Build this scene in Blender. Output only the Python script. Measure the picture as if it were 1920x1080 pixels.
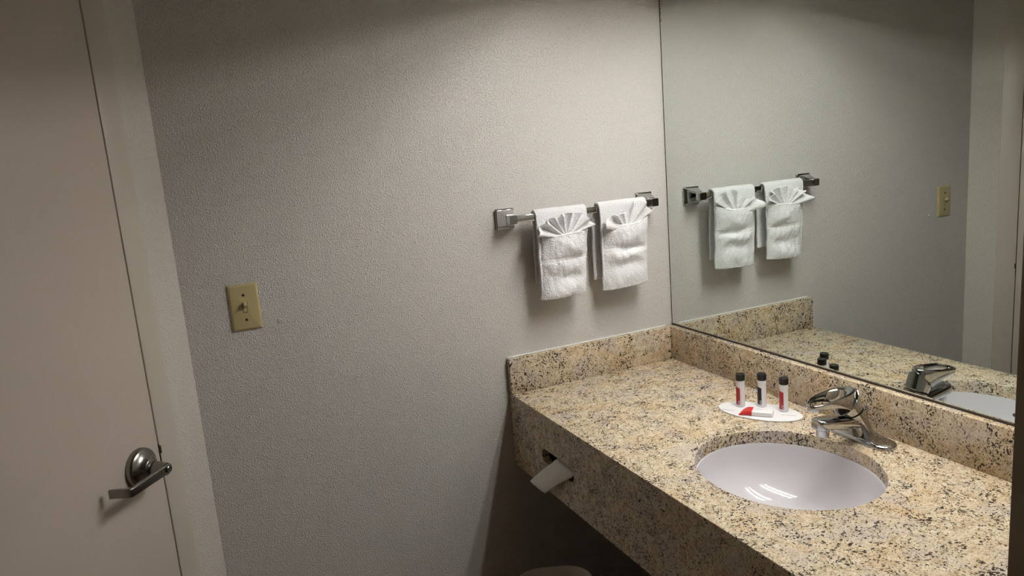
import bpy, bmesh, math, random
from mathutils import Vector, Matrix, noise
C = bpy.context.scene.collection
for o in list(bpy.data.objects):
    bpy.data.objects.remove(o, do_unlink=True)
Z0 = 0.80                                  # height of the counter top above the floor

# ------------------------------------------------------------------ camera, world, light, exposure
cam_data = bpy.data.cameras.new('camera')
cam = bpy.data.objects.new('camera', cam_data); C.objects.link(cam)
cam_data.sensor_fit = 'HORIZONTAL'; cam_data.sensor_width = 36.0
cam_data.lens = 36.0 * 1409.75 / 1920.0
cam_data.clip_start = 0.02; cam_data.clip_end = 50
def aim_camera(pos, yaw, pitch, roll):
    y, p, r = (math.radians(a) for a in (yaw, pitch, roll))
    fw = Vector((math.sin(-y)*math.cos(p), math.cos(y)*math.cos(p), math.sin(p)))
    rt = Vector((math.cos(y), math.sin(y), 0)); up = rt.cross(fw)
    rt2 = rt*math.cos(r) + up*math.sin(r); up2 = -rt*math.sin(r) + up*math.cos(r)
    m = Matrix((rt2, up2, -fw)).transposed().to_4x4(); m.translation = pos
    cam.matrix_world = m
aim_camera(Vector((-1.37462, -1.89869, 0.69607 + Z0)), -23.79443, -10.75871, -4.62361)
bpy.context.scene.camera = cam
world = bpy.data.worlds.new('world'); bpy.context.scene.world = world; world.use_nodes = True
world.node_tree.nodes['Background'].inputs[0].default_value = (0.5, 0.45, 0.38, 1)
world.node_tree.nodes['Background'].inputs[1].default_value = 0.0
LAMP_STRENGTH = 71.0
LAMP_COLOR = (1.0, 0.98, 0.945, 1)
vs = bpy.context.scene.view_settings
vs.view_transform = 'Standard'; vs.look = 'None'; vs.gamma = 1.0; vs.exposure = 0.0; vs.use_curve_mapping = False
bpy.context.scene.display_settings.display_device = 'sRGB'

# ------------------------------------------------------------------ materials
def new_mat(name):
    m = bpy.data.materials.new(name); m.use_nodes = True
    nt = m.node_tree; b = nt.nodes['Principled BSDF']
    return m, nt, b
def N(nt, kind, **kw):
    n = nt.nodes.new(kind)
    for k, v in kw.items():
        if k in n.inputs: n.inputs[k].default_value = v
        else: setattr(n, k, v)
    return n
def ramp(nt, src, stops):
    r = nt.nodes.new('ShaderNodeValToRGB'); e = r.color_ramp.elements
    while len(e) > 1: e.remove(e[-1])
    e[0].position = stops[0][0]; e[0].color = (*stops[0][1], 1)
    for p, c in stops[1:]:
        k = e.new(p); k.color = (*c, 1)
    nt.links.new(src, r.inputs[0]); return r.outputs[0]
def mixc(nt, fac, a, b):
    m = nt.nodes.new('ShaderNodeMix'); m.data_type = 'RGBA'
    for s, v in ((m.inputs[0], fac), (m.inputs[6], a), (m.inputs[7], b)):
        if hasattr(v, 'is_linked'): nt.links.new(v, s)
        elif isinstance(v, tuple): s.default_value = (*v, 1)
        else: s.default_value = v
    return m.outputs[2]
def simple(name, col, rough=0.5, metal=0.0, spec=None, var=0.0, scale=40.0, bump=0.0, bscale=200.0):
    m, nt, b = new_mat(name)
    b.inputs['Roughness'].default_value = rough; b.inputs['Metallic'].default_value = metal
    if spec is not None: b.inputs['Specular IOR Level'].default_value = spec
    tc = N(nt, 'ShaderNodeTexCoord')
    n = N(nt, 'ShaderNodeTexNoise', Scale=scale, Detail=3.0); nt.links.new(tc.outputs['Object'], n.inputs['Vector'])
    d = tuple(c*(1-var) for c in col)
    nt.links.new(ramp(nt, n.outputs[0], [(0.35, d), (0.65, col)]), b.inputs['Base Color'])
    if bump:
        n2 = N(nt, 'ShaderNodeTexNoise', Scale=bscale, Detail=2.0); nt.links.new(tc.outputs['Object'], n2.inputs['Vector'])
        bp = N(nt, 'ShaderNodeBump', Strength=bump, Distance=0.002)
        nt.links.new(n2.outputs[0], bp.inputs['Height']); nt.links.new(bp.outputs[0], b.inputs['Normal'])
    return m
def wall_paint(name, col, strength, rough=0.45):
    m, nt, b = new_mat(name)
    b.inputs['Roughness'].default_value = rough; b.inputs['Specular IOR Level'].default_value = 0.35
    tc = N(nt, 'ShaderNodeTexCoord')
    big = N(nt, 'ShaderNodeTexNoise', Scale=2.2, Detail=4.0); nt.links.new(tc.outputs['Object'], big.inputs['Vector'])
    nt.links.new(ramp(nt, big.outputs[0], [(0.3, tuple(c*0.96 for c in col)), (0.7, col)]), b.inputs['Base Color'])
    n1 = N(nt, 'ShaderNodeTexNoise', Scale=275.0, Detail=1.0, Roughness=0.4)
    n2 = N(nt, 'ShaderNodeTexNoise', Scale=110.0, Detail=2.0)
    for n in (n1, n2): nt.links.new(tc.outputs['Object'], n.inputs['Vector'])
    r = ramp(nt, n1.outputs[0], [(0.50, (0, 0, 0)), (0.74, (1, 1, 1))])
    ad = N(nt, 'ShaderNodeMath', operation='MULTIPLY_ADD'); ad.inputs[1].default_value = 0.5
    nt.links.new(n2.outputs[0], ad.inputs[0]); nt.links.new(r, ad.inputs[2])
    bp = N(nt, 'ShaderNodeBump', Strength=strength, Distance=0.0028)
    nt.links.new(ad.outputs[0], bp.inputs['Height']); nt.links.new(bp.outputs[0], b.inputs['Normal'])
    return m
def granite():
    m, nt, b = new_mat('granite')
    L = nt.links
    tc = N(nt, 'ShaderNodeTexCoord')
    mp = N(nt, 'ShaderNodeMapping'); mp.inputs['Scale'].default_value = (1.0, 1.0, 1.0); L.new(tc.outputs['Object'], mp.inputs[0])
    def ns(scale, detail=3.0, dist=0.0, off=0.0, rough=0.5):
        n = N(nt, 'ShaderNodeTexNoise', Scale=scale, Detail=detail, Distortion=dist, Roughness=rough)
        if off:
            ad = N(nt, 'ShaderNodeVectorMath', operation='ADD'); ad.inputs[1].default_value = (off, off*0.7, -off)
            L.new(mp.outputs[0], ad.inputs[0]); L.new(ad.outputs[0], n.inputs['Vector'])
        else: L.new(mp.outputs[0], n.inputs['Vector'])
        return n.outputs[0]
    base = ramp(nt, ns(60, 4), [(0.30, (0.44, 0.33, 0.195)), (0.45, (0.58, 0.465, 0.31)), (0.60, (0.69, 0.585, 0.42)), (0.78, (0.77, 0.70, 0.56))])
    gold = ramp(nt, ns(10, 3, off=3.1), [(0.52, (0, 0, 0)), (0.68, (1, 1, 1))])
    base = mixc(nt, gold, base, mixc(nt, 0.5, base, (0.58, 0.38, 0.18)))
    lil = ramp(nt, ns(15, 3, off=7.7), [(0.50, (0, 0, 0)), (0.66, (1, 1, 1))])
    base = mixc(nt, lil, base, mixc(nt, 0.55, base, (0.52, 0.46, 0.44)))
    # brown flecks
    f1 = ramp(nt, ns(300, 2, off=1.3, dist=0.3), [(0.55, (0, 0, 0)), (0.63, (1, 1, 1))])
    base = mixc(nt, f1, base, mixc(nt, 0.75, base, (0.20, 0.14, 0.09)))
    f3 = ramp(nt, ns(330, 2, off=4.4), [(0.58, (0, 0, 0)), (0.66, (1, 1, 1))])
    base = mixc(nt, f3, base, mixc(nt, 0.5, base, (0.86, 0.82, 0.74)))
    # black mica flecks, thicker inside clusters
    cl = ns(20, 3, off=5.3)
    fl = ns(235, 2.5, off=9.1, dist=0.5)
    ma = N(nt, 'ShaderNodeMath', operation='MULTIPLY_ADD'); ma.inputs[1].default_value = 0.42
    L.new(cl, ma.inputs[0]); L.new(fl, ma.inputs[2])
    f2 = ramp(nt, ma.outputs[0], [(0.800, (0, 0, 0)), (0.828, (1, 1, 1))])
    base = mixc(nt, f2, base, (0.028, 0.020, 0.015))
    f4 = ramp(nt, ns(75, 3, off=2.2, dist=0.8), [(0.655, (0, 0, 0)), (0.675, (1, 1, 1))])
    base = mixc(nt, f4, base, (0.045, 0.030, 0.022))
    L.new(base, b.inputs['Base Color'])
    b.inputs['Roughness'].default_value = 0.26
    b.inputs['Specular IOR Level'].default_value = 0.45
    return m
def terry():
    m, nt, b = new_mat('white_terry')
    L = nt.links
    tc = N(nt, 'ShaderNodeTexCoord')
    n = N(nt, 'ShaderNodeTexNoise', Scale=520.0, Detail=2.0); L.new(tc.outputs['Object'], n.inputs['Vector'])
    L.new(ramp(nt, n.outputs[0], [(0.3, (0.83, 0.825, 0.84)), (0.6, (0.91, 0.91, 0.93))]), b.inputs['Base Color'])
    b.inputs['Roughness'].default_value = 0.95; b.inputs['Specular IOR Level'].default_value = 0.1
    b.inputs['Sheen Weight'].default_value = 0.25
    v = N(nt, 'ShaderNodeTexVoronoi', Scale=430.0); L.new(tc.outputs['Object'], v.inputs['Vector'])
    n2 = N(nt, 'ShaderNodeTexNoise', Scale=260.0, Detail=2.0); L.new(tc.outputs['Object'], n2.inputs['Vector'])
    ad = N(nt, 'ShaderNodeMath', operation='ADD'); L.new(v.outputs['Distance'], ad.inputs[0]); L.new(n2.outputs[0], ad.inputs[1])
    bp = N(nt, 'ShaderNodeBump', Strength=0.65, Distance=0.0036); L.new(ad.outputs[0], bp.inputs['Height']); L.new(bp.outputs[0], b.inputs['Normal'])
    return m

M_WALL = wall_paint('textured_wall_paint', (0.65, 0.627, 0.595), 0.68)
M_STRIP = wall_paint('textured_strip_paint', (0.63, 0.585, 0.53), 0.5)
M_DOOR = simple('door_paint', (0.535, 0.462, 0.395), 0.5, var=0.03, scale=3, bump=0.03, bscale=60)
M_FRAME = simple('frame_paint', (0.555, 0.495, 0.425), 0.42, var=0.03, scale=4, bump=0.03, bscale=40)
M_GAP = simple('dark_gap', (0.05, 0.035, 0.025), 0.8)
M_CEIL = simple('ceiling_paint', (0.52, 0.43, 0.32), 0.7, var=0.03)
M_DIM = simple('shade_toned_room_wall', (0.36, 0.30, 0.23), 0.7, var=0.04)  # unseen walls coloured darker to stand in for the dimness of the room
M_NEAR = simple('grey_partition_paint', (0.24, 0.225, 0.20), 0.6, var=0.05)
M_BROWN = simple('brown_casing_paint', (0.33, 0.265, 0.175), 0.55, var=0.08, scale=12)
M_FLOOR = simple('floor_tile', (0.22, 0.15, 0.09), 0.4, var=0.15, scale=6)
M_GRANITE = granite()
M_CHROME = simple('chrome', (0.52, 0.52, 0.525), 0.06, 1.0, var=0.02)
M_NICKEL = simple('satin_metal', (0.27, 0.26, 0.245), 0.27, 1.0, var=0.05)
M_PORC = simple('white_porcelain', (0.67, 0.65, 0.675), 0.045, spec=0.55, var=0.01)
M_TERRY = terry()
M_HEM = simple('white_woven_cotton', (0.88, 0.875, 0.885), 0.9, spec=0.1, var=0.06, scale=300, bump=0.35, bscale=500)
M_ALMOND = simple('almond_plastic', (0.50, 0.42, 0.22), 0.35, var=0.03, scale=20)
M_SCREW = simple('dark_screw', (0.10, 0.08, 0.05), 0.4, 0.8)
M_WHITE = simple('white_plastic', (0.86, 0.85, 0.86), 0.35, var=0.01)
M_BLACK = simple('black_plastic', (0.007, 0.0065, 0.0065), 0.28, var=0.1)
M_RED = simple('red_print', (0.42, 0.018, 0.022), 0.4, var=0.08)
M_REDFOIL = simple('red_wrapper', (0.62, 0.03, 0.025), 0.32, var=0.10, scale=120)
M_DARKPRINT = simple('black_print', (0.012, 0.012, 0.015), 0.45)
M_INK = simple('grey_ink', (0.22, 0.22, 0.26), 0.6)
M_PAPER = simple('tissue_paper', (0.86, 0.85, 0.85), 0.9, spec=0.1, var=0.04, scale=30)
M_BIN = simple('beige_bin_plastic', (0.70, 0.64, 0.56), 0.45, var=0.03)
M_CAULK = simple('white_caulk', (0.84, 0.83, 0.80), 0.5, var=0.05)
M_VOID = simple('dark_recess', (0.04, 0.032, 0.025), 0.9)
mm, nt_, b_ = new_mat('mirror_glass')
b_.inputs['Base Color'].default_value = (0.80, 0.845, 0.80, 1); b_.inputs['Metallic'].default_value = 1.0; b_.inputs['Roughness'].default_value = 0.0
tc_ = N(nt_, 'ShaderNodeTexCoord'); nn_ = N(nt_, 'ShaderNodeTexNoise', Scale=3.0); nt_.links.new(tc_.outputs['Object'], nn_.inputs['Vector'])
nt_.links.new(ramp(nt_, nn_.outputs[0], [(0.3, (0.745, 0.795, 0.765)), (0.7, (0.75, 0.80, 0.77))]), b_.inputs['Base Color'])
M_MIRROR = mm
M_EDGE = simple('mirror_edge', (0.70, 0.70, 0.66), 0.4)
me_, nt_, b_ = new_mat('lamp_diffuser')
b_.inputs['Emission Color'].default_value = LAMP_COLOR; b_.inputs['Emission Strength'].default_value = LAMP_STRENGTH
b_.inputs['Base Color'].default_value = (0.8, 0.8, 0.78, 1)
M_LAMP = me_

# ------------------------------------------------------------------ helpers
def link(name, me, mats, parent=None, smooth=False, angle=None):
    o = bpy.data.objects.new(name, me); C.objects.link(o)
    for m in (mats if isinstance(mats, (list, tuple)) else [mats]): me.materials.append(m)
    if parent: o.parent = parent
    if smooth:
        for p in me.polygons: p.use_smooth = True
        if angle: me.set_sharp_from_angle(angle=math.radians(angle))
    return o
def from_bm(name, bm, mats, parent=None, smooth=False, angle=None):
    bmesh.ops.recalc_face_normals(bm, faces=bm.faces)
    me = bpy.data.meshes.new(name); bm.to_mesh(me); bm.free()
    return link(name, me, mats, parent, smooth, angle)
def thing(name, label, cat, loc=(0, 0, 0), rot=(0, 0, 0), group=None):
    o = bpy.data.objects.new(name, None); C.objects.link(o)
    o.empty_display_size = 0.05
    o.location = loc; o.rotation_euler = rot
    o['label'] = label; o['category'] = cat; o['kind'] = 'thing'
    if group: o['group'] = group
    return o
def tag(o, label, cat, group=None):
    o['label'] = label; o['category'] = cat; o['kind'] = 'thing'
    if group: o['group'] = group
    return o
def structure(o, label=None, cat=None):
    o['kind'] = 'structure'
    if label: o['label'] = label
    if cat: o['category'] = cat
    return o
def add_box(bm, lo, hi, bevel=0.0, seg=2, mat=None):
    """axis-aligned box between two corners; MAT optional 4x4 transform"""
    lo, hi = Vector(lo), Vector(hi)
    r = bmesh.ops.create_cube(bm, size=1.0)
    vs_ = r['verts']
    for v in vs_:
        v.co = Vector((lo[i] + (v.co[i]+0.5)*(hi[i]-lo[i]) for i in range(3)))
    if bevel:
        es = list({e for v in vs_ for e in v.link_edges})
        rr = bmesh.ops.bevel(bm, geom=es, offset=bevel, segments=seg, affect='EDGES', profile=0.5)
        vs_ = list({v for f in rr['faces'] for v in f.verts} | {v for v in vs_ if v.is_valid})
    if mat is not None:
        for v in vs_: v.co = mat @ v.co
    return vs_
def box(name, lo, hi, m, parent=None, bevel=0.0, seg=2, mat=None):
    bm = bmesh.new(); add_box(bm, lo, hi, bevel, seg, mat)
    return from_bm(name, bm, m, parent, smooth=bevel > 0, angle=40)
def add_lathe(bm, prof, n=32, mat=None, cap=True):
    """profile [(r, z)] revolved about z"""
    rings = []
    for r, z in prof:
        rings.append([bm.verts.new(Vector((r*math.cos(2*math.pi*i/n), r*math.sin(2*math.pi*i/n), z))) for i in range(n)])
    for a, b in zip(rings, rings[1:]):
        for i in range(n):
            bm.faces.new((a[i], a[(i+1) % n], b[(i+1) % n], b[i]))
    if cap:
        bm.faces.new(rings[0][::-1]); bm.faces.new(rings[-1])
    if mat is not None:
        for rg in rings:
            for v in rg: v.co = mat @ v.co
    return rings
def lathe(name, prof, m, parent=None, n=32, mat=None, angle=35):
    bm = bmesh.new(); add_lathe(bm, prof, n, mat)
    return from_bm(name, bm, m, parent, smooth=True, angle=angle)
def add_loft(bm, rings, closed=True, cap=True):
    vr = [[bm.verts.new(Vector(p)) for p in r] for r in rings]
    n = len(vr[0])
    for a, b in zip(vr, vr[1:]):
        for i in range(n if closed else n-1):
            bm.faces.new((a[i], a[(i+1) % n], b[(i+1) % n], b[i]))
    if cap and closed:
        bm.faces.new(vr[0][::-1]); bm.faces.new(vr[-1])
    return vr
def add_tube(bm, pts, r, n=10):
    pts = [Vector(p) for p in pts]; rings = []
    up = Vector((0, 0, 1))
    for i, p in enumerate(pts):
        d = (pts[min(i+1, len(pts)-1)] - pts[max(i-1, 0)]).normalized()
        a = d.cross(up)
        if a.length < 1e-4: a = d.cross(Vector((0, 1, 0)))
        a.normalize(); b = d.cross(a)
        rr = r(i/(len(pts)-1)) if callable(r) else r
        rings.append([p + a*rr*math.cos(2*math.pi*k/n) + b*rr*math.sin(2*math.pi*k/n) for k in range(n)])
    return add_loft(bm, rings)
def grid_mesh(bm, fn, nu, nv, matfn=None):
    g = [[bm.verts.new(fn(i/nu, j/nv)) for i in range(nu+1)] for j in range(nv+1)]
    for j in range(nv):
        for i in range(nu):
            f = bm.faces.new((g[j][i], g[j][i+1], g[j+1][i+1], g[j+1][i]))
            if matfn: f.material_index = matfn((i+.5)/nu, (j+.5)/nv)
    return g
def rrect(hx, hy, r, n=6):
    pts = []
    for cx, cy, a0 in ((hx-r, hy-r, 0), (-hx+r, hy-r, 90), (-hx+r, -hy+r, 180), (hx-r, -hy+r, 270)):
        for k in range(n+1):
            a = math.radians(a0 + 90*k/n); pts.append((cx + r*math.cos(a), cy + r*math.sin(a)))
    return pts
def glyph_strokes(bm, length, height, seed, thick=0.0003, n=11):
    """a run of tiny unreadable printed letters along +x, lying in the xy plane"""
    rnd = random.Random(seed); w = length/n
    for i in range(n):                               # worn ink: short smudged dabs, no readable letters
        x = i*w + rnd.uniform(0, 0.15)*w; h0 = rnd.uniform(0.0, 0.25)*height; h1 = rnd.uniform(0.55, 0.95)*height
        add_box(bm, (x, h0, 0), (x+rnd.uniform(0.45, 0.85)*w, h0+(h1-h0)*rnd.uniform(0.4, 0.8), thick), bevel=thick*0.4, seg=1)
        if rnd.random() < 0.5: add_box(bm, (x+0.2*w, h1-0.15*height, 0), (x+0.7*w, h1, thick))
def nz(p, s): return noise.noise(Vector(p)*s)

# ------------------------------------------------------------------ room shell
D, T, H, A = 0.5727, 0.0197, 0.1037, 0.2149      # counter depth, splash thickness, splash height, apron depth
LX = 1.3823                                       # length of the back wall
YR = -1.436                                       # near partition, end of the vanity
CEIL = 2.42
ANG = math.radians(35.64)
DT = Vector((-math.sin(ANG), -math.cos(ANG), 0))  # along the door wall, away from the corner
DN = Vector((math.cos(ANG), -math.sin(ANG), 0))   # into the room
def door_mat(off=0.0, s=0.0, z=0.0):
    """local axes: x along the wall, y out of the wall, z up"""
    m = Matrix((DT, DN, Vector((0, 0, 1)))).transposed().to_4x4()
    m.translation = Vector((-LX, 0, z)) + DT*s + DN*off
    return m
structure(box('floor', (-2.2, -3.2, -0.05), (0.12, 0.12, 0.0), M_FLOOR))
structure(box('ceiling', (-2.2, -3.2, CEIL), (0.12, 0.12, CEIL+0.05), M_CEIL))
structure(box('wall_back', (-LX-0.02, 0.0, 0.0), (0.106, 0.1, CEIL), M_WALL))
structure(box('wall_right', (0.006, -3.0, 0.0), (0.106, 0.0, CEIL), M_WALL))
SA, SB = 0.0964, 0.1622
DOOR_W = 0.76
bm = bmesh.new()
Mw = door_mat()
add_box(bm, (0, -0.10, 0), (SA, 0, CEIL), mat=Mw)
add_box(bm, (SA, -0.10, 2.10), (SB+DOOR_W+0.07, 0, CEIL), mat=Mw)
add_box(bm, (SB+DOOR_W+0.066, -0.10, 0), (SB+DOOR_W+0.16, 0, CEIL), mat=Mw)
structure(from_bm('wall_left', bm, M_STRIP))
PEND = Vector((-LX, 0, 0)) + DT*(SB+DOOR_W+0.16)
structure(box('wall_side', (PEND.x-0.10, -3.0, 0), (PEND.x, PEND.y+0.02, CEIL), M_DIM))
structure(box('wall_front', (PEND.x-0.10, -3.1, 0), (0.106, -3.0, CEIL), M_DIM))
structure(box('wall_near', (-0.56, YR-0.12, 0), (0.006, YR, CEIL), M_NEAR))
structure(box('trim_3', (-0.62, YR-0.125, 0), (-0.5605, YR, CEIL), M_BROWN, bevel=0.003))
# metal door frame
bm = bmesh.new()
add_box(bm, (SA, -0.11, 0), (SB, 0.004, 2.10), bevel=0.004, mat=Mw)
add_box(bm, (SB+DOOR_W+0.006, -0.11, 0), (SB+DOOR_W+0.07, 0.004, 2.10), bevel=0.004, mat=Mw)
add_box(bm, (SB, -0.11, 2.036), (SB+DOOR_W+0.006, 0.004, 2.10), bevel=0.004, mat=Mw)
structure(from_bm('trim_1', bm, M_FRAME, smooth=True, angle=40))
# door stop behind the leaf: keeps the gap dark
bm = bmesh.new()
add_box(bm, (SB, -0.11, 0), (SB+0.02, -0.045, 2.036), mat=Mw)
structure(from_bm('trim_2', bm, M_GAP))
door = bpy.data.objects.new('door_1', None); C.objects.link(door)
door.matrix_world = door_mat(0, SB+0.0018, 0.008)
structure(door, 'plain beige flush door at the left with a lever handle', 'door')
box('door_leaf', (0, -0.042, 0), (DOOR_W, 0.002, 2.025), M_DOOR, door, bevel=0.0015)
# lever handle on the door (local: x along, y out, z up)
hs, hz = 0.232-SB-0.0018, 0.088+Z0-0.008
handle = bpy.data.objects.new('lever_handle', None); C.objects.link(handle); handle.parent = door
handle.location = (hs, 0.002, hz); handle['label'] = 'satin metal lever handle'
RY = Matrix.Rotation(-math.pi/2, 4, 'X')          # lathe axis z -> +y
lathe('rose', [(0.0415, 0), (0.0425, 0.002), (0.0425, 0.009), (0.0412, 0.0125), (0.0385, 0.0148), (0.0340, 0.0168), (0.0290, 0.0195), (0.0245, 0.0235), (0.0215, 0.0280), (0.0200, 0.0310), (0.0185, 0.0320)], M_NICKEL, handle, 48, RY)
bm = bmesh.new()
sh = add_lathe(bm, [(0.0175, 0.026), (0.0170, 0.032), (0.0150, 0.045), (0.0135, 0.0615)], 32, Matrix.Translation((-0.006, 0, -0.005)) @ RY)
def lever_ring(x, y, dx, dy, hz_, th, cz=-0.005):
    n_ = Vector((-dy, dx, 0)).normalized()
    pts = []
    for u, v in rrect(th/2, hz_/2, min(th, hz_)*0.3, 4):
        pts.append(Vector((x, y, cz)) + n_*u + Vector((0, 0, v)))
    return pts
path = [(-0.0185, 0.0600, 1, 0, 0.011), (-0.0165, 0.0600, 1, 0, 0.0165), (-0.012, 0.0600, 1, 0, 0.0205), (-0.004, 0.0602, 1, 0, 0.0215), (0.03, 0.0605, 1, 0, 0.020), (0.075, 0.0605, 1, 0, 0.0188), (0.099, 0.0602, 1, -.05, 0.0186), (0.1040, 0.0585, 1, -.8, 0.0186), (0.1058, 0.0535, .4, -1, 0.0186), (0.108, 0.036, .25, -1, 0.0184), (0.1115, 0.018, .22, -1, 0.0182)]
add_loft(bm, [lever_ring(x, y, dx, dy, h_, 0.0095) for x, y, dx, dy, h_ in path])
from_bm('lever', bm, M_NICKEL, handle, True, 35)
lathe('lock_button', [(0.0075, 0.0), (0.0075, 0.0035), (0.0062, 0.0045), (0.0062, 0.001), (0.004, 0.001), (0.004, 0.004), (0.0, 0.0045)], M_NICKEL, handle, 24, Matrix.Translation((-0.006, 0.0645, -0.005)) @ RY)
bm = bmesh.new()
add_box(bm, (-0.0030, -0.006, 0.069+Z0-0.008), (-0.0005, 0.0034, 0.112+Z0-0.008), bevel=0.0008)
add_box(bm, (-0.0062, 0.0036, 0.090+Z0-0.008), (-0.0015, 0.0046, 0.108+Z0-0.008), bevel=0.0008)
o = from_bm('latch_strike', bm, M_SCREW, door); o['label'] = 'dark worn latch strike'

# soffit over the vanity, with a recess for the lamp
SO = 1.088 + Z0
OX0, OX1, OY0, OY1, RZ = -0.34, -0.10, -0.41, -1.17, SO+0.03
bm = bmesh.new()
add_box(bm, (-0.62, YR, SO), (OX0, 0.0, CEIL))
add_box(bm, (OX1, YR, SO), (0.006, 0.0, CEIL))
add_box(bm, (OX0, OY0, SO), (OX1, 0.0, CEIL))
add_box(bm, (OX0, YR, SO), (OX1, OY1, CEIL))
add_box(bm, (OX0, OY1, RZ+0.05), (OX1, OY0, CEIL))
structure(from_bm('ceiling_soffit', bm, M_CEIL))
lamp = thing('vanity_light', 'recessed light panel in the soffit above the vanity', 'light', ((OX0+OX1)/2, (OY0+OY1)/2, RZ))
hx, hy = (OX1-OX0)/2, (OY0-OY1)/2
for tx in (-0.055, 0.055):                            # two long narrow luminous lenses
    box('tube_lens', (tx-0.016, -hy+0.012, -0.004), (tx+0.016, hy-0.012, 0.012), M_LAMP, lamp, bevel=0.006)
box('reflector_pan', (-hx+0.006, -hy+0.006, 0.012), (hx-0.006, hy-0.006, 0.020), M_WHITE, lamp)
bm = bmesh.new()
for a in ((-hx+.0005, -hy+.0005, hx-.0005, -hy+.006), (-hx+.0005, hy-.006, hx-.0005, hy-.0005), (-hx+.0005, -hy+.006, -hx+.006, hy-.006), (hx-.006, -hy+.006, hx-.0005, hy-.006)):
    add_box(bm, (a[0], a[1], -0.004), (a[2], a[3], 0.049))
add_box(bm, (-hx+.006, -hy+.006, 0.04), (hx-.006, hy-.006, 0.049))
from_bm('housing', bm, M_WHITE, lamp)

# ------------------------------------------------------------------ mirror
mir = thing('wall_mirror', 'large frameless wall mirror above the stone backsplash', 'mirror', (0, 0, Z0))
MB, MT = H+0.004, 1.087
box('glass', (0.0, YR+0.001, MB), (0.005, -0.0055, MT), M_MIRROR, mir)
box('polished_edge', (-0.0004, -0.0055, MB), (0.005, -0.0042, MT), M_EDGE, mir)
box('bottom_channel', (-0.0020, YR+0.001, H+0.0003), (0.0055, -0.001, MB+0.0008), M_GAP, mir)
bm = bmesh.new()
rnd = random.Random(4)
z = MB
while z < MT:                                       # dark, slightly wavy seam between the mirror and the wall
    h_ = rnd.uniform(0.03, 0.08); w_ = rnd.uniform(0.0026, 0.0034)
    add_box(bm, (-0.0006, -0.0042, z), (0.0055, -0.0042+w_*1.15, min(z+h_, MT))); z += h_
from_bm('dark_seam', bm, M_GAP, mir)
bm = bmesh.new()
for k in range(9):
    zz = MT - 0.02 - k*0.0065 + rnd.uniform(-.002, .002); rr = rnd.uniform(0.001, 0.0022)
    add_lathe(bm, [(rr, 0), (rr*0.8, 0.0003)], 10, Matrix.Translation((-0.0002, -0.0050 - rnd.uniform(0, 0.0015), zz)) @ Matrix.Rotation(-math.pi/2, 4, 'Y'))
from_bm('desilvered_spots', bm, M_GAP, mir, True)

# ------------------------------------------------------------------ vanity counter
van = thing('vanity_counter', 'speckled tan granite vanity counter with backsplash and deep front apron', 'counter', (0, 0, Z0))
SX, SY, SRX, SRY = -0.2967, -0.785, 0.1755, 0.1968
TH = 0.030
def counter_top():
    bm = bmesh.new()
    x0, x1, y0, y1 = -D, 0.0055, YR+0.001, -0.0005
    angs = set(2*math.pi*i/128 for i in range(128))
    for cx in (x0, x1):
        for cy in (y0, y1):
            angs.add(math.atan2(cy-SY, cx-SX) % (2*math.pi))
    angs = sorted(angs)
    def outer(a, ins=0.0):
        c, s = math.cos(a), math.sin(a); t = 1e9
        if c > 1e-9: t = min(t, (x1-SX)/c)
        if c < -1e-9: t = min(t, (x0+ins-SX)/c)
        if s > 1e-9: t = min(t, (y1-SY)/s)
        if s < -1e-9: t = min(t, (y0-SY)/s)
        return SX+c*t, SY+s*t
    def inner(a, k=0.0):
        c, s = math.cos(a), math.sin(a)
        r = 1/math.sqrt((c/(SRX+k))**2 + (s/(SRY+k))**2)
        return SX+c*r, SY+s*r
    rings = []
    for f, z in ((lambda a: outer(a, 0.001), -TH), (lambda a: outer(a), -0.0035), (lambda a: outer(a, 0.0012), -0.0010), (lambda a: outer(a, 0.0040), 0.0),
                 (lambda a: inner(a, 0.002), 0.0), (lambda a: inner(a, 0.0005), -0.0008), (lambda a: inner(a), -0.003), (lambda a: inner(a), -TH)):
        rings.append([(*f(a), z) for a in angs])
    vr = add_loft(bm, rings, cap=False)
    n = len(angs)
    for i in range(n):
        bm.faces.new((vr[0][i], vr[-1][i], vr[-1][(i+1) % n], vr[0][(i+1) % n]))
    return bm
from_bm('countertop', counter_top(), M_GRANITE, van, True, 30)
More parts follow.
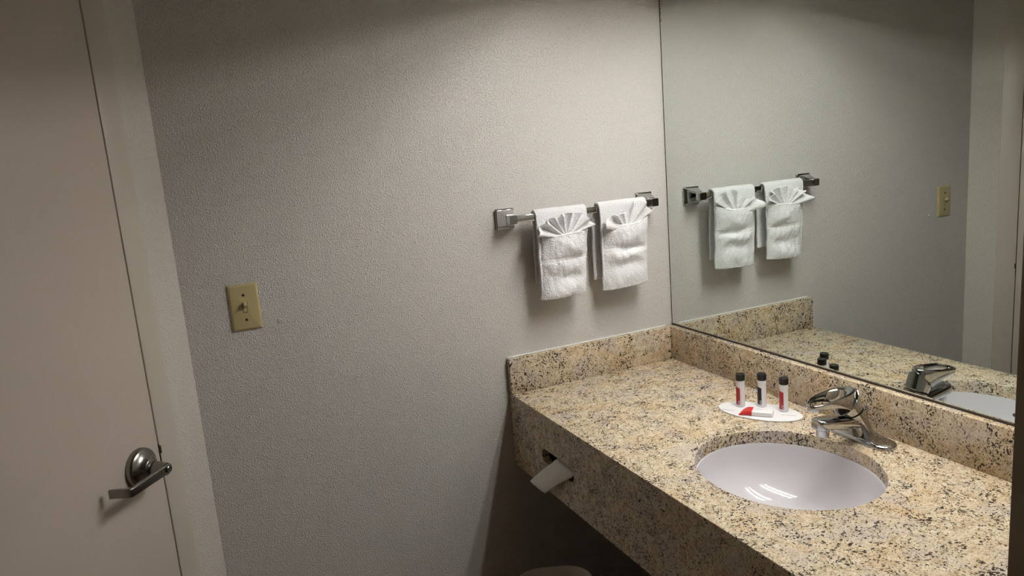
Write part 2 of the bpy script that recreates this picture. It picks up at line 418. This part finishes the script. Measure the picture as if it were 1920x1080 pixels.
def apron():
    bm = bmesh.new()
    y0, y1, z0, z1 = YR+0.001, -0.0005, -A, -TH
    cy, cz, hy_, hz_, r = -0.276, -0.1185, 0.086, 0.0195, 0.0165
    inn = [(cy+a, cz+b) for a, b in rrect(hy_, hz_, r, 8)]
    angs = [math.atan2(b-cz, a-cy) for a, b in inn]
    # project slot outline on the apron's rectangle; put the four corners in
    def outp(a):
        c, s = math.cos(a), math.sin(a); t = 1e9
        if c > 1e-9: t = min(t, (y1-cy)/c)
        if c < -1e-9: t = min(t, (y0-cy)/c)
        if s > 1e-9: t = min(t, (z1-cz)/s)
        if s < -1e-9: t = min(t, (z0-cz)/s)
        return cy+c*t, cz+s*t
    pairs = [(a % (2*math.pi), p, outp(a)) for a, p in zip(angs, inn)]
    for yy in (y0, y1):
        for zz in (z0, z1):
            a = math.atan2(zz-cz, yy-cy)
            b = min(pairs, key=lambda q: abs(((q[0]-a+math.pi) % (2*math.pi))-math.pi))
            # duplicate inner point slightly moved along its neighbours
            pairs.append((a % (2*math.pi), b[1], (yy, zz)))
    pairs.sort(key=lambda q: q[0])
    f = -D+0.001; bk = -D+0.021
    rings = [[(bk, *p[2]) for p in pairs], [(f, *p[2]) for p in pairs], [(f, *p[1]) for p in pairs], [(bk, *p[1]) for p in pairs]]
    vr = add_loft(bm, rings, cap=False)
    n = len(pairs)
    for i in range(n):
        bm.faces.new((vr[0][i], vr[-1][i], vr[-1][(i+1) % n], vr[0][(i+1) % n]))
    bmesh.ops.remove_doubles(bm, verts=bm.verts, dist=1e-6)
    return bm
from_bm('apron', apron(), M_GRANITE, van)
box('side_splash', (-D, -T, 0.0002), (-T-0.0002, -0.0005, H), M_GRANITE, van, bevel=0.0018)
box('back_splash', (-T, YR+0.001, 0.0002), (0.0055, -0.0005, H), M_GRANITE, van, bevel=0.0018)
bm = bmesh.new()
add_tube(bm, [(-D+0.004 + (D-0.03)*k/40, -0.0012 + 0.0006*nz((k*.7, 1, 2), 1), H+0.0006+0.0005*nz((k, 4, 4), .8)) for k in range(41)], lambda t: 0.0021, 8)
o = from_bm('caulk_bead', bm, M_CAULK, van, True); o['label'] = 'white caulk line along the wall'
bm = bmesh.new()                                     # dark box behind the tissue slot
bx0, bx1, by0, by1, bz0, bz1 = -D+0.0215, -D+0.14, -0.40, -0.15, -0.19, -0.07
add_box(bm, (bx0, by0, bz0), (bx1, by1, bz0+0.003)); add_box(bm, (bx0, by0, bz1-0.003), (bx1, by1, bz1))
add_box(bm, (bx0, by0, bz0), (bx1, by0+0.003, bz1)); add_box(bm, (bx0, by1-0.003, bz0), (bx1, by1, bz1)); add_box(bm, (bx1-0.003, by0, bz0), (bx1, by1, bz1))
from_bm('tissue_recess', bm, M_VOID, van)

# sink bowl, hung under the counter
sink = thing('sink', 'white oval undermount sink in the granite counter', 'sink', (SX, SY, Z0))
bm = bmesh.new()
prof_in = [(1.06, -TH-0.0005), (0.985, -TH-0.0005), (0.975, -0.040), (0.955, -0.062), (0.915, -0.085), (0.84, -0.108), (0.72, -0.127), (0.56, -0.140), (0.38, -0.147), (0.20, -0.150), (0.125, -0.152)]
prof_out = [(0.125, -0.162), (0.40, -0.158), (0.74, -0.138), (0.93, -0.098), (1.0, -0.055), (1.06, -TH-0.010)]
rings = [[(SRX*k*math.cos(2*math.pi*i/96), SRY*k*math.sin(2*math.pi*i/96), z) for i in range(96)] for k, z in prof_in+prof_out]
vr = add_loft(bm, rings, cap=False)
for i in range(96): bm.faces.new((vr[-1][i], vr[-1][(i+1) % 96], vr[0][(i+1) % 96], vr[0][i]))
from_bm('bowl', bm, M_PORC, sink, True, 50)
lathe('drain', [(0.0235, -0.153), (0.0245, -0.1495), (0.021, -0.149), (0.019, -0.152), (0.012, -0.1515), (0.010, -0.148), (0.0, -0.1475)], M_CHROME, sink, 32)
bm = bmesh.new()
for dy_ in (-0.011, 0.011):
    add_lathe(bm, [(0.0045, 0), (0.004, 0.0006)], 14, Matrix.Translation((-SRX*0.945, dy_, -0.066)) @ Matrix.Rotation(math.radians(75), 4, 'Y'))
from_bm('overflow_holes', bm, M_GAP, sink)

# ------------------------------------------------------------------ faucet
FX, FY = -0.066, -0.775
fau = thing('faucet', 'chrome single-lever faucet with open loop handle behind the sink', 'faucet', (FX, FY, Z0+0.0003))
bm = bmesh.new()
def stadium(hx_, hy_, k=0.0):
    return rrect(hx_-k, hy_-k, hx_-k-0.0005, 12)
levels = [(0.0285, 0.0785, 0.0), (0.0290, 0.0790, 0.003), (0.0285, 0.0785, 0.006), (0.0268, 0.0768, 0.0075), (0.0255, 0.0740, 0.0088), (0.0245, 0.058, 0.0105), (0.0240, 0.044, 0.0125)]
add_loft(bm, [[(x, y, z) for x, y in stadium(a, b)] for a, b, z in levels])
from_bm('base_plate', bm, M_CHROME, fau, True, 50)
# leaning body: circles sheared towards the basin (-x)
def lean(z): return 0.005 - 0.60*(z-0.005)
bm = bmesh.new()
def body_ring(z, r, tilt=0.0, n=40):
    return [(lean(z)+r*math.cos(2*math.pi*i/n), r*0.98*math.sin(2*math.pi*i/n), z + tilt*r*math.cos(2*math.pi*i/n)) for i in range(n)]
add_loft(bm, [body_ring(0.0105, 0.0275), body_ring(0.014, 0.0262), body_ring(0.022, 0.0255), body_ring(0.045, 0.0250, 0.1), body_ring(0.0715, 0.0250, 0.45)])
from_bm('body', bm, M_CHROME, fau, True, 50)
bm = bmesh.new()
add_loft(bm, [body_ring(0.0725, 0.0232, 0.45), body_ring(0.0745, 0.0232, 0.45)])
from_bm('seam_ring', bm, M_GAP, fau, True, 50)
# spout
bm = bmesh.new()
sp = []
for x, hw, zt, zb in ((-0.008, 0.0200, 0.056, 0.030), (-0.030, 0.0218, 0.0600, 0.036), (-0.060, 0.0225, 0.0635, 0.0430), (-0.095, 0.0225, 0.0690, 0.0495), (-0.120, 0.0215, 0.0720, 0.0520), (-0.130, 0.0195, 0.0728, 0.0520), (-0.1365, 0.0150, 0.0728, 0.0522), (-0.1385, 0.0085, 0.0724, 0.0530)):
    h2 = (zt-zb)/2; cz = (zt+zb)/2
    sp.append([(x, a, cz+b + 0.0022*max(0, b/h2)*(1-(a/hw)**2)) for a, b in rrect(hw, h2, min(0.0055, hw*0.6), 5)])
add_loft(bm, sp)
spout = from_bm('spout', bm, M_CHROME, fau, True, 40)
lathe('aerator', [(0.0122, 0.034), (0.0132, 0.0355), (0.0135, 0.0535), (0.0120, 0.0540)], M_CHROME, spout, 32, Matrix.Translation((-0.1180, 0, 0)))
# lever: cap that continues the body and a loop that reaches over the basin
bm = bmesh.new()
n = 40
def cap_ring(z, r, tilt):
    return [(lean(z)+r*math.cos(2*math.pi*i/n), r*0.98*math.sin(2*math.pi*i/n), z+tilt*r*math.cos(2*math.pi*i/n)) for i in range(n)]
add_loft(bm, [cap_ring(0.0755, 0.0250, 0.45), cap_ring(0.088, 0.0250, 0.80), cap_ring(0.0955, 0.0248, 1.05), cap_ring(0.0965, 0.0235, 1.05), cap_ring(0.0955, 0.0200, 1.05)])
# loop: outer and inner superellipses in plan, thick near the body and thin at the tip
NL = 72
ocx, orx, ory = -0.0945, 0.0625, 0.0265
icx, irx, iry = -0.1035, 0.0488, 0.0212
def top(x): return 0.1250 + 0.110*(x+0.05) - 2.2*min(0, x+0.115)**2
def thick(x):
    t = max(0.0, min(1.0, (x+0.157)/0.105))
    return 0.0115 + 0.032*t**2.2
loop = []
for i in range(NL):
    a = 2*math.pi*i/NL
    ca, sa = math.cos(a), math.sin(a)
    se = lambda v: math.copysign(abs(v)**0.86, v)
    ox_, oy_ = ocx+orx*se(ca), ory*se(sa)
    ix_, iy_ = icx+irx*se(ca), iry*se(sa)
    mx, my = ox_*0.5+ix_*0.5, oy_*0.5+iy_*0.5
    zt_o, zt_i = top(ox_), top(ix_)
    to, ti = thick(ox_), thick(ix_)
    loop.append([(ox_, oy_, zt_o-0.0030), (ox_*0.93+ix_*0.07, oy_*0.93+iy_*0.07, zt_o-0.0008), (ox_*.75+ix_*.25, oy_*.75+iy_*.25, zt_o), (ox_*.3+ix_*.7, oy_*.3+iy_*.7, zt_i-0.0002), (ix_, iy_, zt_i-0.0022),
                 (ix_, iy_, zt_i-ti+0.002), (ix_*.75+ox_*.25, iy_*.75+oy_*.25, zt_i-ti), (ox_*.8+ix_*.2, oy_*.8+iy_*.2, zt_o-to), (ox_, oy_, zt_o-to+0.0025)])
vl = [[bm.verts.new(Vector(p)) for p in r] for r in loop]
for i in range(NL):
    a, b = vl[i], vl[(i+1) % NL]
    for k in range(9): bm.faces.new((a[k], a[(k+1) % 9], b[(k+1) % 9], b[k]))
from_bm('lever_handle', bm, M_CHROME, fau, True, 50)
bm = bmesh.new()
add_tube(bm, [(0.035, 0.022, 0.001), (0.035, 0.022, 0.052)], 0.0022, 10)
add_lathe(bm, [(0.0022, 0.050), (0.0048, 0.053), (0.0052, 0.058), (0.0035, 0.062), (0.0005, 0.063)], 20, Matrix.Translation((0.035, 0.022, 0)))
from_bm('lift_rod', bm, M_CHROME, fau, True, 40)

# ------------------------------------------------------------------ amenity tray, bottles, soap
TX, TY = -0.1288, -0.5243
tang = math.atan2(-0.8886, 0.4586)
tray = thing('amenity_tray', 'white oval amenity mat lying on the granite counter', 'tray', (TX, TY, Z0+0.0003), (0, 0, tang))
bm = bmesh.new()
add_loft(bm, [[((0.1037-k)*math.cos(2*math.pi*i/72), (0.0566-k)*math.sin(2*math.pi*i/72), z) for i in range(72)] for k, z in ((0.0012, 0), (0, 0.0008), (0, 0.0024), (0.001, 0.0032), (0.003, 0.0034), (0.0045, 0.0032))])
from_bm('mat', bm, M_WHITE, tray, True, 50)
def lettering(name, parent, x, y, ang, length, height, seed, z, n=11, m=None):
    bm = bmesh.new(); glyph_strokes(bm, length, height, seed, n=n)
    o = from_bm(name, bm, m or M_INK, parent); o.location = (x, y, z); o.rotation_euler = (0, 0, ang); return o
def to_tray(wx, wy):
    d = Vector((wx-TX, wy-TY)); c, s = math.cos(-tang), math.sin(-tang)
    return d.x*c-d.y*s, d.x*s+d.y*c
l0 = to_tray(-0.1950, -0.4640); lettering('printed_lettering', tray, l0[0], l0[1], 0.12, 0.032, 0.0034, 5, 0.0033)
l1 = to_tray(-0.1085, -0.5755); lettering('printed_lettering', tray, l1[0], l1[1], 0.25, 0.034, 0.0034, 8, 0.0033)
ZT = Z0 + 0.0037
def bottle(x, y, label, mat_label):
    t = thing('toiletry_bottle', label, 'bottle', (x, y, ZT), group='small toiletry bottles on the oval mat')
    R = 0.0106
    prof = [(0.0085, 0.0), (0.0100, 0.0008), (R, 0.003), (R, 0.046), (0.0103, 0.054), (0.0104, 0.060), (0.0112, 0.0665), (0.0112, 0.0685), (0.0095, 0.0690)]
    lathe('bottle_body', prof, M_WHITE, t, 40)
    bm = bmesh.new()
    add_lathe(bm, [(0.0108, 0.0692), (0.0114, 0.0698), (0.0115, 0.0835), (0.0108, 0.0845), (0.0095, 0.0842), (0.0092, 0.0836), (0.0, 0.0834)], 40)
    from_bm('cap', bm, M_BLACK, t, True, 35)
    # label patch wrapped around the left-hand side
    bm = bmesh.new(); a0, a1 = math.radians(222), math.radians(112)
    def fn(u, v):
        a = a0+(a1-a0)*u; zt = 0.0500 + 0.0035*u*1.6
        z = 0.0065 + (zt-0.0065)*v
        r = R+0.00025 if z < 0.046 else R+0.00025-(z-0.046)*0.04
        return Vector((r*math.cos(a), r*math.sin(a), z))
    grid_mesh(bm, fn, 16, 10)
    lb = from_bm('label', bm, mat_label, t, True)
    bm = bmesh.new(); rnd_ = random.Random(int(x*1e5))
    for k in range(5):                               # small printed marks near the foot of the label
        a = math.radians(214 - 6*(k % 3)); zz = 0.0085 + 0.0022*k
        c = Vector(((R+0.0004)*math.cos(a), (R+0.0004)*math.sin(a), zz))
        mt = Matrix.Translation(c) @ Matrix.Rotation(a, 4, 'Z')
        add_box(bm, (-0.0002, -rnd_.uniform(.0014, .0026), -0.0004), (0.0002, rnd_.uniform(.0010, .002), 0.0004), mat=mt)
    from_bm('label_print', bm, M_WHITE, lb)
    return t
bottle(-0.1422, -0.4724, 'leftmost small white toiletry bottle with red label and black cap', M_RED)
bottle(-0.1012, -0.5034, 'middle small white toiletry bottle with black label and black cap', M_DARKPRINT)
bottle(-0.0834, -0.5592, 'rightmost small white toiletry bottle with red label, nearest the faucet', M_RED)
sang = math.atan2(-0.0545, 0.0437)
soap = thing('wrapped_soap', 'small wrapped white soap bar with a red end, lying on the oval mat', 'soap', (-0.1475, -0.5395, ZT), (0, 0, sang))
bm = bmesh.new()
def soap_fn(x, hw, h): return [(x, a, h/2+b) for a, b in rrect(hw, h/2, min(0.0025, h*0.3), 4)]
add_loft(bm, [soap_fn(-0.0125, 0.0165, 0.0112), soap_fn(0.030, 0.0165, 0.0112), soap_fn(0.0345, 0.0155, 0.0095), soap_fn(0.036, 0.0120, 0.005)])
from_bm('white_wrapper', bm, M_WHITE, soap, True, 40)
bm = bmesh.new()
add_loft(bm, [soap_fn(-0.0122, 0.0169, 0.0116), soap_fn(-0.024, 0.0168, 0.0114), soap_fn(-0.031, 0.0172, 0.0085), [(x-0.006*(1 if y < 0 else 0.2), y, z) for x, y, z in soap_fn(-0.037, 0.0185, 0.0022)]])
o = from_bm('red_end', bm, M_REDFOIL, soap, True, 30); o['label'] = 'red folded wrapper end'
lettering('printed_lettering', soap, -0.0095, 0.0010, 0.0, 0.022, 0.0030, 21, 0.0112, 9)
lettering('printed_mark', soap, 0.0365, -0.0150, 1.2, 0.0035, 0.003, 2, 0.0006, 2)

# ------------------------------------------------------------------ towel bar
BX0, BX1, BY, BZ = -0.545, -0.0875, -0.052, 0.498
bar = thing('towel_bar', 'square chrome towel bar on the textured wall', 'towel bar', ((BX0+BX1)/2, 0, BZ+Z0))
half = (BX1-BX0)/2
for s in (-1, 1):
    bm = bmesh.new()
    def sq(h_, y, hz_=None, r=0.003): return [(s*half+a, y, b) for a, b in rrect(h_, hz_ or h_, r, 3)]
    add_loft(bm, [sq(0.0272, -0.0004), sq(0.0280, -0.002), sq(0.0280, -0.006), sq(0.0262, -0.0085), sq(0.0245, -0.0095)])
    from_bm('wall_flange', bm, M_CHROME, bar, True, 25)
    bm = bmesh.new()
    add_loft(bm, [sq(0.0243, -0.0095), sq(0.0232, -0.0125), sq(0.0150, -0.037, 0.0155), sq(0.0128, -0.043, 0.0128), sq(0.0120, -0.0435, 0.0120), sq(0.0120, -0.062, 0.0120), sq(0.0110, -0.0645, 0.0110)])
    from_bm('post', bm, M_CHROME, bar, True, 25)
box('rail', (-half+0.006, BY-0.0095, -0.0095), (half-0.006, BY+0.0095, 0.0095), M_CHROME, bar, bevel=0.0018)

# ------------------------------------------------------------------ towels
def terry_jit(p, amp=0.0005):
    v = Vector(p)
    return v + Vector((nz(v, 390), nz(v + Vector((3, 1, 7)), 390), nz(v + Vector((9, 4, 2)), 390)))*amp
def finish_cloth(o, thick_, sub=0):
    md = o.modifiers.new('thickness', 'SOLIDIFY'); md.thickness = thick_; md.offset = 0
    if sub:
        sd = o.modifiers.new('smooth', 'SUBSURF'); sd.levels = sub; sd.render_levels = sub
def hand_towel(cx, label, P):
    t = thing('hand_towel', label, 'hand towel', (cx, BY, BZ+Z0), group='hand towels on the chrome bar')
    # draped sheet: back flap, over the rail, front flap
    prof = [(0.0235, P['back']), (0.0225, P['back']*0.6), (0.0185, -0.05), (0.0155, -0.012)]
    for k in range(9):
        a = math.pi*k/8; prof.append((0.0150*math.cos(a), 0.0035+0.0135*math.sin(a)))
    prof += [(-0.0158, -0.010), (-0.0160, -0.05), (-0.0130, -0.12), (-0.0085, P['front'])]
    ln = [0]
    for a, b in zip(prof, prof[1:]): ln.append(ln[-1]+math.dist(a, b))
    def at(s):
        s *= ln[-1]
        for k in range(len(prof)-1):
            if s <= ln[k+1]+1e-9:
                f = (s-ln[k])/(ln[k+1]-ln[k]); a, b = prof[k], prof[k+1]
                return a[0]+(b[0]-a[0])*f, a[1]+(b[1]-a[1])*f
        return prof[-1]
    def fn(u, v):
        y, z = at(v); x = (u-0.5)*2
        hw = P['w_top'] + (P['w_bot']-P['w_top'])*max(0, min(1, -z/0.22))
        if y > 0.005: hw = P['w_back']; x_off = P['back_dx']*max(0, min(1, -z/0.03))
        else: x_off = P['front_dx']*max(0, min(1, -z/0.22))
        yy = y + 0.0016*nz((x*2, z*14, cx*9), 1.0)
        return terry_jit((x*hw + x_off + 0.0018*nz((3, z*25, cx), 1), yy, z + 0.0022*nz((x*3, 5, cx*3), 1)*(1 if v < .1 or v > .9 else .4)))
    bm = bmesh.new(); grid_mesh(bm, fn, 70, 190)
    o = from_bm('draped_cloth', bm, M_TERRY, t, True); finish_cloth(o, 0.0060)
    # folded-up pocket on the front
    zb, zt = P['front']-0.003, P['pocket_top']
    W = P['waist']
    def hw_(v): 
        return P['w_bot']*(W[0]*(1-v)**2 + 2*W[1]*v*(1-v) + W[2]*v*v) + 0.0012*math.sin(17*v+cx*8)
    def pk(u, v):
        x = (u-0.5)*2
        dx = P['front_dx']*(1-v) + P['pk_dx']*v
        z = zb + (zt-zb)*v + P['sag'](x)*v**2 - 0.004*(x*x)*0 + P['tilt']*x*(1-v)
        base = -0.0105 - 0.0075*min(1, v*1.3) - 0.006*v*v
        edge = 1-abs(x)**5
        bulge = (0.0055 + 0.0150*P['bulge'](x, v))*edge
        y = base - bulge + 0.0040*(1-edge) - 0.0050*edge*nz((x*2.2+v*1.5, v*5-x*0.8, cx*20), 1) - 0.0022*edge*nz((x*6, v*11+x*3, cx*31), 1)
        p = Vector((x*hw_(v)+dx, y, z))
        bd = band_mix(v)
        return terry_jit(p, 0.0010*(1-0.7*bd)) + Vector((0, 0.0012*bd, 0))
    def band_mix(v):
        c, w = P['band']
        return 1.0 if abs(v-c) < w else 0.0
    bm = bmesh.new()
    grid_mesh(bm, pk, 90, 130, lambda u, v: 1 if (band_mix(v-P['band_sag'](u)) or v > 0.985) else 0)
    o = from_bm('pocket', bm, [M_TERRY, M_HEM], t, True); finish_cloth(o, 0.0050)
    # stitched hem along the mouth of the pocket
    bm = bmesh.new()
    add_tube(bm, [pk(k/48, 1.0) + Vector((0, -0.0005, 0.001)) for k in range(49)], 0.0030, 8)
    from_bm('pocket_hem', bm, M_HEM, t, True)
    # sides of the pocket, joining it to the front flap
    for sgn, uu in ((-1, 0.0), (1, 1.0)):
        bm = bmesh.new()
        def side(a, b, uu=uu, sgn=sgn):
            p = pk(uu, b); zz = p.z
            q = Vector((p.x - sgn*0.004, -0.010-0.004*b, zz))
            m_ = p.lerp(q, a); m_.x += sgn*0.0025*math.sin(math.pi*a)
            return m_
        grid_mesh(bm, side, 6, 60)
        o = from_bm('pocket_side', bm, M_TERRY, t, True); finish_cloth(o, 0.0040)
    return t, pk
g = lambda x, v, cx, cv, sx, sv: math.exp(-((x-cx)/sx)**2-((v-cv)/sv)**2)
TL = dict(back=-0.190, front=-0.226, w_top=0.0790, w_bot=0.0690, w_back=0.0760, back_dx=0.004, front_dx=-0.004, pk_dx=0.004, pocket_top=-0.056, sag=lambda x: 0.004*x, tilt=0.002,
          waist=(1.02, 0.98, 1.02), band=(0.62, 0.038), band_sag=lambda u: -0.02*math.sin(math.pi*u)+0.025*u, 
          bulge=lambda x, v: 0.9*g(x, v, .1, .82, .9, .16) - 0.55*g(x, v, .55, .60, .5, .06) + 0.5*g(x, v, -.3, .48, .7, .12) - 0.75*g(x, v, .25, .30, .5, .09) + 0.8*g(x, v, -.1, .08, 1.0, .14) + .35*g(x, v, .8, .25, .25, .2))
TR = dict(back=-0.205, front=-0.229, w_top=0.0785, w_bot=0.0750, w_back=0.0770, back_dx=-0.008, front_dx=0.000, pk_dx=0.004, pocket_top=-0.040, sag=lambda x: -0.013*math.sin(math.pi*(x+1)/2)+0.002*x, tilt=0.003,
          waist=(1.0, 0.95, 0.98), band=(0.60, 0.042), band_sag=lambda u: -0.09*math.sin(math.pi*u)+0.05*u*u,
          bulge=lambda x, v: 0.9*g(x, v, -.1, .86, .9, .16) - 0.75*g(x, v, .3, .62-.06*x, .9, .06) + 0.6*g(x, v, .0, .50, .8, .10) - 0.45*g(x, v, .1, .36, .6, .09) + 0.6*g(x, v, .0, .12, 1.0, .16))
ht_l, pk_l = hand_towel(-0.402, 'white hand towel folded into a pocket, left of two on the bar', TL)
ht_r, pk_r = hand_towel(-0.202, 'white hand towel folded into a pocket, right of two, nearest the mirror', TR)

def washcloth(cx, label, a0, a1, rad, npl, depth, ctr, lean_, seed, curl):
    """a fan of pleats tucked into the pocket, spreading upwards from CTR (local x, y, z)"""
    t = thing('washcloth', label, 'washcloth', (cx, BY, BZ+Z0), group='washcloths fanned in the towel pockets')
    bm = bmesh.new()
    def fn(u, v):
        a = math.radians(a0+(a1-a0)*u)
        r = 0.012 + (rad(u) + 0.006*nz((u*8, seed, 9), 1) - 0.012)*v
        ph = u*npl*2*math.pi + 1.6*nz((u*3.2, seed*1.7, 4), 1)
        tri = math.sin(ph)+0.22*math.sin(2*ph+seed)
        am = depth*(v**1.1)*(0.75+0.5*nz((u*6, seed, 1), 1))
        x = ctr[0] + r*math.sin(a) + 0.35*am*math.cos(ph)*math.cos(a)
        z = ctr[2] + r*math.cos(a) + 0.35*am*math.cos(ph)*-math.sin(a)
        y = ctr[1] - am*tri - lean_*v*v - curl(u)*v**2
        return terry_jit((x, y, z), 0.0006)
    grid_mesh(bm, fn, 150, 26, lambda u, v: 1 if v > 0.93 else 0)
    o = from_bm('fan', bm, [M_TERRY, M_HEM], t, True); finish_cloth(o, 0.0026)
    bm = bmesh.new()
    add_tube(bm, [fn(k/150, 1.0) for k in range(151)], 0.0017, 6)
    from_bm('rolled_edge', bm, M_HEM, t, True)
    return t
washcloth(-0.402, 'white washcloth fanned out of the left hand towel pocket', -82, 68,
          lambda u: 0.094 - 0.008*u - 0.022*math.sin(math.pi*u) + 0.004*math.sin(25*u) + 0.004*math.sin(9*u+1), 7.0, 0.0135, (0.006, -0.0310, -0.066), 0.006, 1.3,
          lambda u: 0.006*max(0, 1-u*4) + 0.008*max(0, u*5-4) + 0.005*math.sin(34*u)*max(0, 1-u*1.6))
washcloth(-0.202, 'white washcloth tucked in folds into the right hand towel pocket', -80, 58,
          lambda u: 0.086 - 0.040*math.exp(-((u-.45)/.2)**2) + 0.010*u + 0.004*math.sin(19*u), 5.0, 0.0105, (0.004, -0.0320, -0.070), 0.006, 4.1,
          lambda u: 0.016*max(0, 1-u*3))

# ------------------------------------------------------------------ light switch and wall bump
sw = thing('light_switch', 'almond toggle light switch plate on the textured wall', 'light switch', (-1.2461, 0, 0.3625+Z0))
bm = bmesh.new()
hw2, hh2 = 0.0350, 0.05715
add_loft(bm, [[(a, y, b) for a, b in rrect(hw2-k, hh2-k, 0.0022, 4)] for k, y in ((0.0, -0.0003), (0.0, -0.0018), (0.0012, -0.0036), (0.0045, -0.0058), (0.0062, -0.0062))])
from_bm('plate', bm, M_ALMOND, sw, True, 28)
bm = bmesh.new()
for a in ((-0.0056, -0.0125, 0.0056, -0.0112), (-0.0056, 0.0112, 0.0056, 0.0125), (-0.0056, -0.0112, -0.0046, 0.0112), (0.0046, -0.0112, 0.0056, 0.0112)):
    add_box(bm, (a[0], -0.0066, a[1]), (a[2], -0.0058, a[3]))
from_bm('toggle_surround', bm, M_SCREW, sw)
bm = bmesh.new()
add_box(bm, (-0.0046, -0.0064, -0.0112), (0.0046, -0.0056, 0.0112))
add_box(bm, (-0.0038, -0.0185, -0.0045), (0.0038, -0.0060, 0.0055), bevel=0.0014, mat=Matrix.Translation((0, -0.001, 0.002)) @ Matrix.Rotation(math.radians(-24), 4, 'X'))
from_bm('toggle', bm, M_ALMOND, sw, True, 40)
for zz, rr in ((0.0302, 20), (-0.0302, 95)):
    bm = bmesh.new()
    RYm = Matrix.Rotation(math.pi/2, 4, 'X')
    add_lathe(bm, [(0.0034, 0.0058), (0.0034, 0.0066), (0.0024, 0.0073), (0.0, 0.0075)], 18, Matrix.Translation((0, 0, zz)) @ RYm)
    s_ = from_bm('screw', bm, M_SCREW, sw, True, 40)
    bm = bmesh.new()
    add_box(bm, (-0.0030, -0.0078, -0.0006), (0.0030, -0.0070, 0.0006), mat=Matrix.Translation((0, 0, zz)) @ Matrix.Rotation(math.radians(rr), 4, 'Y'))
    from_bm('slot', bm, M_GAP, s_)
RYm = Matrix.Rotation(math.pi/2, 4, 'X')
o = lathe('wall_anchor', [(0.0062, 0.0), (0.0058, 0.0012), (0.0042, 0.0024), (0.0022, 0.0024), (0.0012, 0.0016), (0.0, 0.0016)], M_WALL, None, 24, RYm)
o.location = (-1.1694, -0.0002, 0.3157+Z0)
tag(o, 'small painted-over round anchor on the wall beside the light switch', 'wall anchor')

# ------------------------------------------------------------------ tissue and bin
tis = thing('facial_tissue', 'white facial tissue pulled out of the slot in the counter front', 'tissue', (-D, -0.28, Z0-0.12))
def tissue_ring(v, k=1.0, n=36):
    hw_, hh_ = (0.055+(0.043-0.055)*v)*k, (0.0100+(0.0080-0.0100)*v)*k
    cx, cy, cz = 0.022-0.051*v, -0.020+0.091*max(0, (v-0.38)/0.62), 0.002-0.079*max(0, (v-0.34)/0.66)**1.1
    r = []
    for i in range(n):
        a = 2*math.pi*i/n; c_, s_ = math.cos(a), math.sin(a)
        w = 0.0016*nz((c_*1.5, s_*1.5, v*3), 1.3)
        # the cross-section tips over as the sheet bends down
        r.append((cx - hh_*s_*0.85*v + w, cy+hw_*math.copysign(abs(c_)**0.9, c_), cz + hh_*s_*(1-0.45*v) + w))
    return r
bm = bmesh.new(); add_loft(bm, [tissue_ring(k/20) for k in range(21)], cap=False)
o = from_bm('sheet', bm, M_PAPER, tis, True); finish_cloth(o, 0.0006)
bm = bmesh.new(); add_loft(bm, [[Vector(p)+Vector((0.004, 0, -0.002)) for p in tissue_ring(0.1+0.8*k/14, 0.72)] for k in range(15)], cap=False)
o = from_bm('inner_ply', bm, M_PAPER, tis, True); finish_cloth(o, 0.0006)

bang = math.radians(-22)
bn = thing('waste_bin', 'pale beige rounded waste bin on the floor below the counter', 'waste bin', (-0.645, -0.372, 0.0), (0, 0, bang))
bm = bmesh.new()
def br(hx_, hy_, z, r=0.07): return [(a, b, z) for a, b in rrect(hx_, hy_, r, 8)]
add_loft(bm, [br(.080, .125, 0.0, .055), br(.082, .127, .004, .056), br(.098, .146, .365, .068), br(.096, .144, .365, .067), br(.081, .125, .008, .055)])
from_bm('bin_body', bm, M_BIN, bn, True, 40)
bm = bmesh.new()
vr = add_loft(bm, [br(.0965, .1445, 0.363, .0675), br(.1025, .1505, 0.364, .071), br(.1035, .1515, 0.371, .072), br(.1025, .1505, 0.378, .071), br(.0985, .1465, 0.380, .069), br(.0965, .1445, 0.377, .067)], cap=False)
nn = len(vr[0])
for i in range(nn): bm.faces.new((vr[-1][i], vr[-1][(i+1) % nn], vr[0][(i+1) % nn], vr[0][i]))
from_bm('bin_rim', bm, M_BIN, bn, True, 60)
